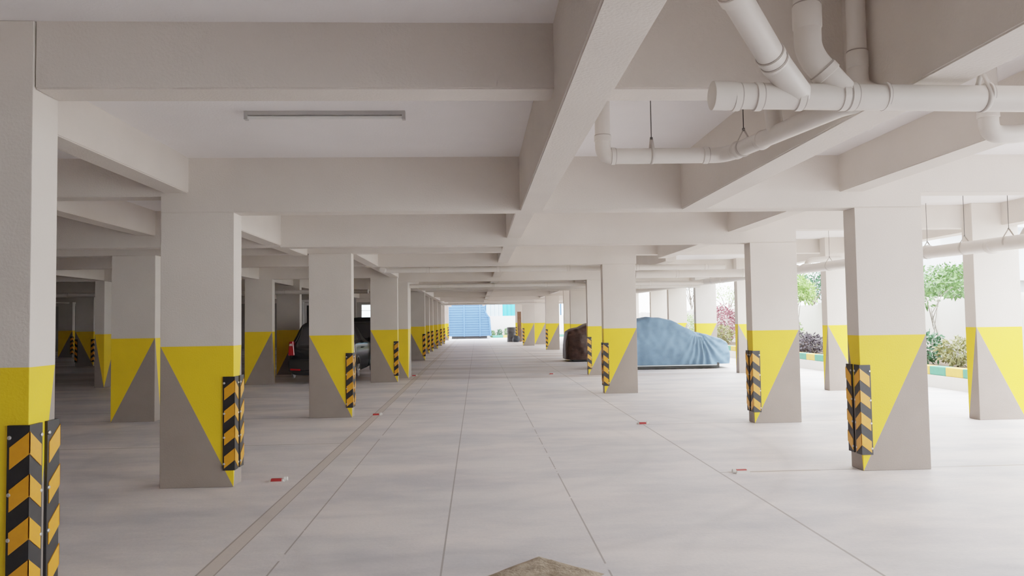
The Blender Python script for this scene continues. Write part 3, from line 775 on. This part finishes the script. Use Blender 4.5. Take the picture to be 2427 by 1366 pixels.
tag(from_bm('wall_far', bm, 'white'), 'white far wall', 'wall', kind='structure')
fe = empty('sheet_fence', (.8, 64.6, 1.86))
for k in range(18):
    x = k*.36
    bm = bmesh.new(); prism(bm, [(x, -.02), (x+.1, -.05), (x+.24, -.05), (x+.34, -.02), (x+.34, 0), (x, 0)], 'z', 0, 1.5)
    from_bm('metal_sheet', bm, 'sheetteal' if 4 <= k <= 8 else 'sheetwhite', fe)
bm = bmesh.new(); box(bm, -.2, 6.6, 0, .03, 0, 1.5); from_bm('backing_rail', bm, 'truckdark', fe)
tag(fe, 'fence of upright pale blue and turquoise metal sheets above the far wall', 'fence')

def leaves(name, parent, c, rad, n, size, m, seedv=1, hollow=.45, aspect=2.6):
    rnd = random.Random(seedv); bm = bmesh.new()
    for _ in range(n):
        while True:
            v = Vector((rnd.uniform(-1, 1), rnd.uniform(-1, 1), rnd.uniform(-1, 1)))
            if hollow < v.length < 1: break
        v *= 1+.25*noise.noise(v*2.3+Vector((seedv, 0, 0)))
        p = Vector(c)+Vector((v.x*rad[0], v.y*rad[1], v.z*rad[2]))
        s = size*rnd.uniform(.6, 1.3)
        d = (v+Vector((rnd.uniform(-1, 1), rnd.uniform(-1, 1), rnd.uniform(-.9, .6)))).normalized()
        w = d.cross(Vector((rnd.uniform(-1, 1), rnd.uniform(-1, 1), rnd.uniform(-1, 1)))).normalized()*s/aspect
        q = [p-d*s*.5, p+w*.5, p+d*s*.5, p-w*.5]
        bm.faces.new([bm.verts.new(x) for x in q])
    return from_bm(name, bm, m, parent)
def shrub(x, y, h, r, m, label, seedv, n=900, size=.11, z0=.36, group='garden shrubs'):
    s = empty('shrub', (x, y, z0))
    leaves('foliage', s, (0, 0, h*.52), (r, r, h*.52), n, size, m, seedv)
    bm = bmesh.new()
    for k in range(5):
        a = k*1.3+seedv; tube(bm, [(0, 0, 0), (math.cos(a)*r*.3, math.sin(a)*r*.3, h*.4), (math.cos(a)*r*.6, math.sin(a)*r*.6, h*.8)], [.015, .01, .005], 6)
    from_bm('stems', bm, 'bark', s)
    tag(s, label, 'shrub', group); return s
def tree(x, y, h, crown, m, label, seedv, n=1400, size=.16, z0=.36, trunk=.03, clumps=6):
    t = empty('tree', (x, y, z0)); rnd = random.Random(seedv)
    bm = bmesh.new(); top = Vector((rnd.uniform(-.2, .2), rnd.uniform(-.2, .2), h*.62))
    tube(bm, [(0, 0, 0), (.03, 0, h*.3), top*.9, tuple(top)], [trunk, trunk*.8, trunk*.6, trunk*.4], 8)
    cl = []
    for k in range(clumps):
        a = 2*PI*k/clumps+rnd.random(); q = Vector((math.cos(a)*crown*.62, math.sin(a)*crown*.62, h*(.72+.28*rnd.random())))
        tube(bm, [top*(.55+.06*k if k < 5 else .9), (top+q)*.5+Vector((0, 0, .05)), q], [trunk*.4, trunk*.28, trunk*.12], 6); cl.append(q)
    from_bm('trunk', bm, 'bark', t)
    cl.append(Vector((0, 0, h*.95)))
    bm = bmesh.new()
    me_list = []
    for k, q in enumerate(cl):
        leaves('foliage', t, q, (crown*.5, crown*.5, h*.16), n//len(cl), size, m, seedv*10+k, .1)
    tag(t, label, 'tree'); return t
shrub(10.0, 16.15, .75, .42, 'leafdark', 'dark green leafy shrub in the garden right of the largest right column', 1)
shrub(10.15, 15.25, .62, .38, 'leafolive', 'olive yellow shrub in the garden beside the outermost right column', 2, 800)
shrub(9.95, 17.0, .55, .36, 'leafdark', 'green shrub mostly hidden by the largest right column', 12)
shrub(10.1, 22.8, .62, .5, 'leafpurple', 'low purple leaved shrub behind the kerb, between the two inner right columns', 4)
shrub(10.0, 21.7, .55, .45, 'leafpurple', 'second purple leaved shrub, nearer the daylight column', 5)
shrub(10.75, 25.0, 1.0, .45, 'leafbright', 'yellow green shrub under the leafy sapling', 6)
shrub(9.85, 23.8, .3, .3, 'leaf', 'small green shrub at the kerb among the purple shrubs', 7, 500)
shrub(10.45, 31.2, 1.6, .85, 'leafmaroon', 'tall maroon bush behind the nose of the blue covered car', 8, 3000)
shrub(9.98, 29.7, .8, .4, 'leafolive', 'green bush at the foot of the maroon bush', 13, 900)
shrub(10.6, 37.2, 1.3, .7, 'leafbright', 'bright bush seen in the narrow gap between outer columns', 9, 1200)
tree(10.55, 16.55, 2.05, .62, 'leaf', 'thin young tree with drooping leaves, right of the largest right column', 3, 330, .15, trunk=.022)
tree(10.6, 24.0, 2.5, .62, 'leafbright', 'bright green leafy sapling between the two inner right columns', 4, 1500, .14)
def bigtree(x, y, h, crown, m, label, seedv, n=3200):
    return tree(x, y, h, crown, m, label, seedv, n, .12, .2, .07, 8)
bigtree(12.95, 20.2, 2.35, 1.15, 'leaf', 'feathery green tree rising behind the compound wall, right of the largest right column', 22, 4200)
bigtree(13.2, 28.6, 3.1, 1.3, 'leafdark', 'dark tree beyond the wall behind the bright sapling', 23)
bigtree(13.2, 44.8, 4.2, 1.4, 'leafdark', 'tree glimpsed in the narrow strip between the far outer columns', 25)
bigtree(13.0, 38.2, 2.7, 1.1, 'leafbright', 'light green tree top above the maroon bush', 26, 700)
for k in range(9):
    shrub(1.3+k*.62, 63.85, .62+.1*(k % 3), .27, 'leafdark' if k % 2 else 'leaf', 'green shrub along the far wall beyond the kerb', 30+k, 350, .14, .0, 'shrubs along the far wall')
# pale building beyond
B = empty('apartment_building', (28.6, 38, 0))
bm = bmesh.new(); box(bm, -4, 8, 0, 12, 0, 9); from_bm('facade', bm, 'building', B)
bm = bmesh.new(); box(bm, -7.2, -5.2, 1, 8, 0, 4.5); from_bm('side_wing', bm, 'building', B)
for z in (3.15, 5.9):
    bm = bmesh.new(); box(bm, -4.6, 6, -1.2, 0, z, z+.16); from_bm('balcony_slab', bm, 'building', B)
    bm = bmesh.new()
    for k in range(22): box(bm, -4.5+k*.48, -4.46+k*.48, -1.15, -1.11, z+.16, z+1.0)
    box(bm, -4.6, 6, -1.17, -1.1, z+1.0, z+1.05); from_bm('railing', bm, 'frame', B)
for x, z in ((-2.5, 3.6), (1, 3.6), (-2.5, 1.0), (-6.6, 3.3)):
    bm = bmesh.new(); box(bm, x, x+1.2, (-.04 if x > -5 else .96), (0.0 if x > -5 else 1.0), z, z+1.1); f = from_bm('window', bm, 'frame', B)
    bm = bmesh.new(); box(bm, x+.08, x+1.12, (-.06 if x > -5 else .94), (-.04 if x > -5 else .96), z+.08, z+1.02); from_bm('window_glass', bm, 'winblue', f)
tag(B, 'pale apartment building with balconies beyond the compound wall', 'building')

# ------------------------------------------------------------------ light
w = bpy.data.worlds.new('world'); bpy.context.scene.world = w; w.use_nodes = True
nt = w.node_tree; bg = nt.nodes['Background']
bg.inputs['Color'].default_value = (0.93, 0.97, 1.0, 1); bg.inputs['Strength'].default_value = 16.0
sun = bpy.data.lights.new('sun', 'SUN'); sun.energy = 5.0; sun.angle = .5; sun.color = (1, .96, .9)
so = bpy.data.objects.new('sun', sun); COL.objects.link(so); so.rotation_euler = Vector((-.28, .12, -1)).to_track_quat('-Z', 'Y').to_euler()

# ------------------------------------------------------------------ camera
cam = bpy.data.cameras.new('camera'); co = bpy.data.objects.new('camera', cam); COL.objects.link(co)
cam.sensor_fit = 'HORIZONTAL'; cam.sensor_width = 36; cam.lens = 1753/2427*36; cam.clip_start = .05; cam.clip_end = 400
R = Matrix(((0.9987832523847744, 0.012984913772719443, -0.04757527477595167),
            (-0.046964962981086336, -0.04383396544901392, -0.9979343043132649),
            (-0.015043503843102917, 0.9989544411470074, -0.04317079458143959)))
# rows are the world axes in camera space, transposed gives world <- camera
Rc = Matrix(((R[0][0], R[0][1], R[0][2]), (-R[1][0], -R[1][1], -R[1][2]), (R[2][0], R[2][1], R[2][2])))
Rc = Matrix([list(R[i]) for i in range(3)])
co.matrix_world = Matrix.Translation((0, 0, 1.5)) @ Rc.to_4x4()
sc = bpy.context.scene; sc.camera = co
sc.view_settings.view_transform = 'Filmic'; sc.view_settings.look = 'Medium Contrast'; sc.view_settings.exposure = -0.44; sc.view_settings.gamma = 1.0
sc.cycles.max_bounces = 12; sc.cycles.diffuse_bounces = 8
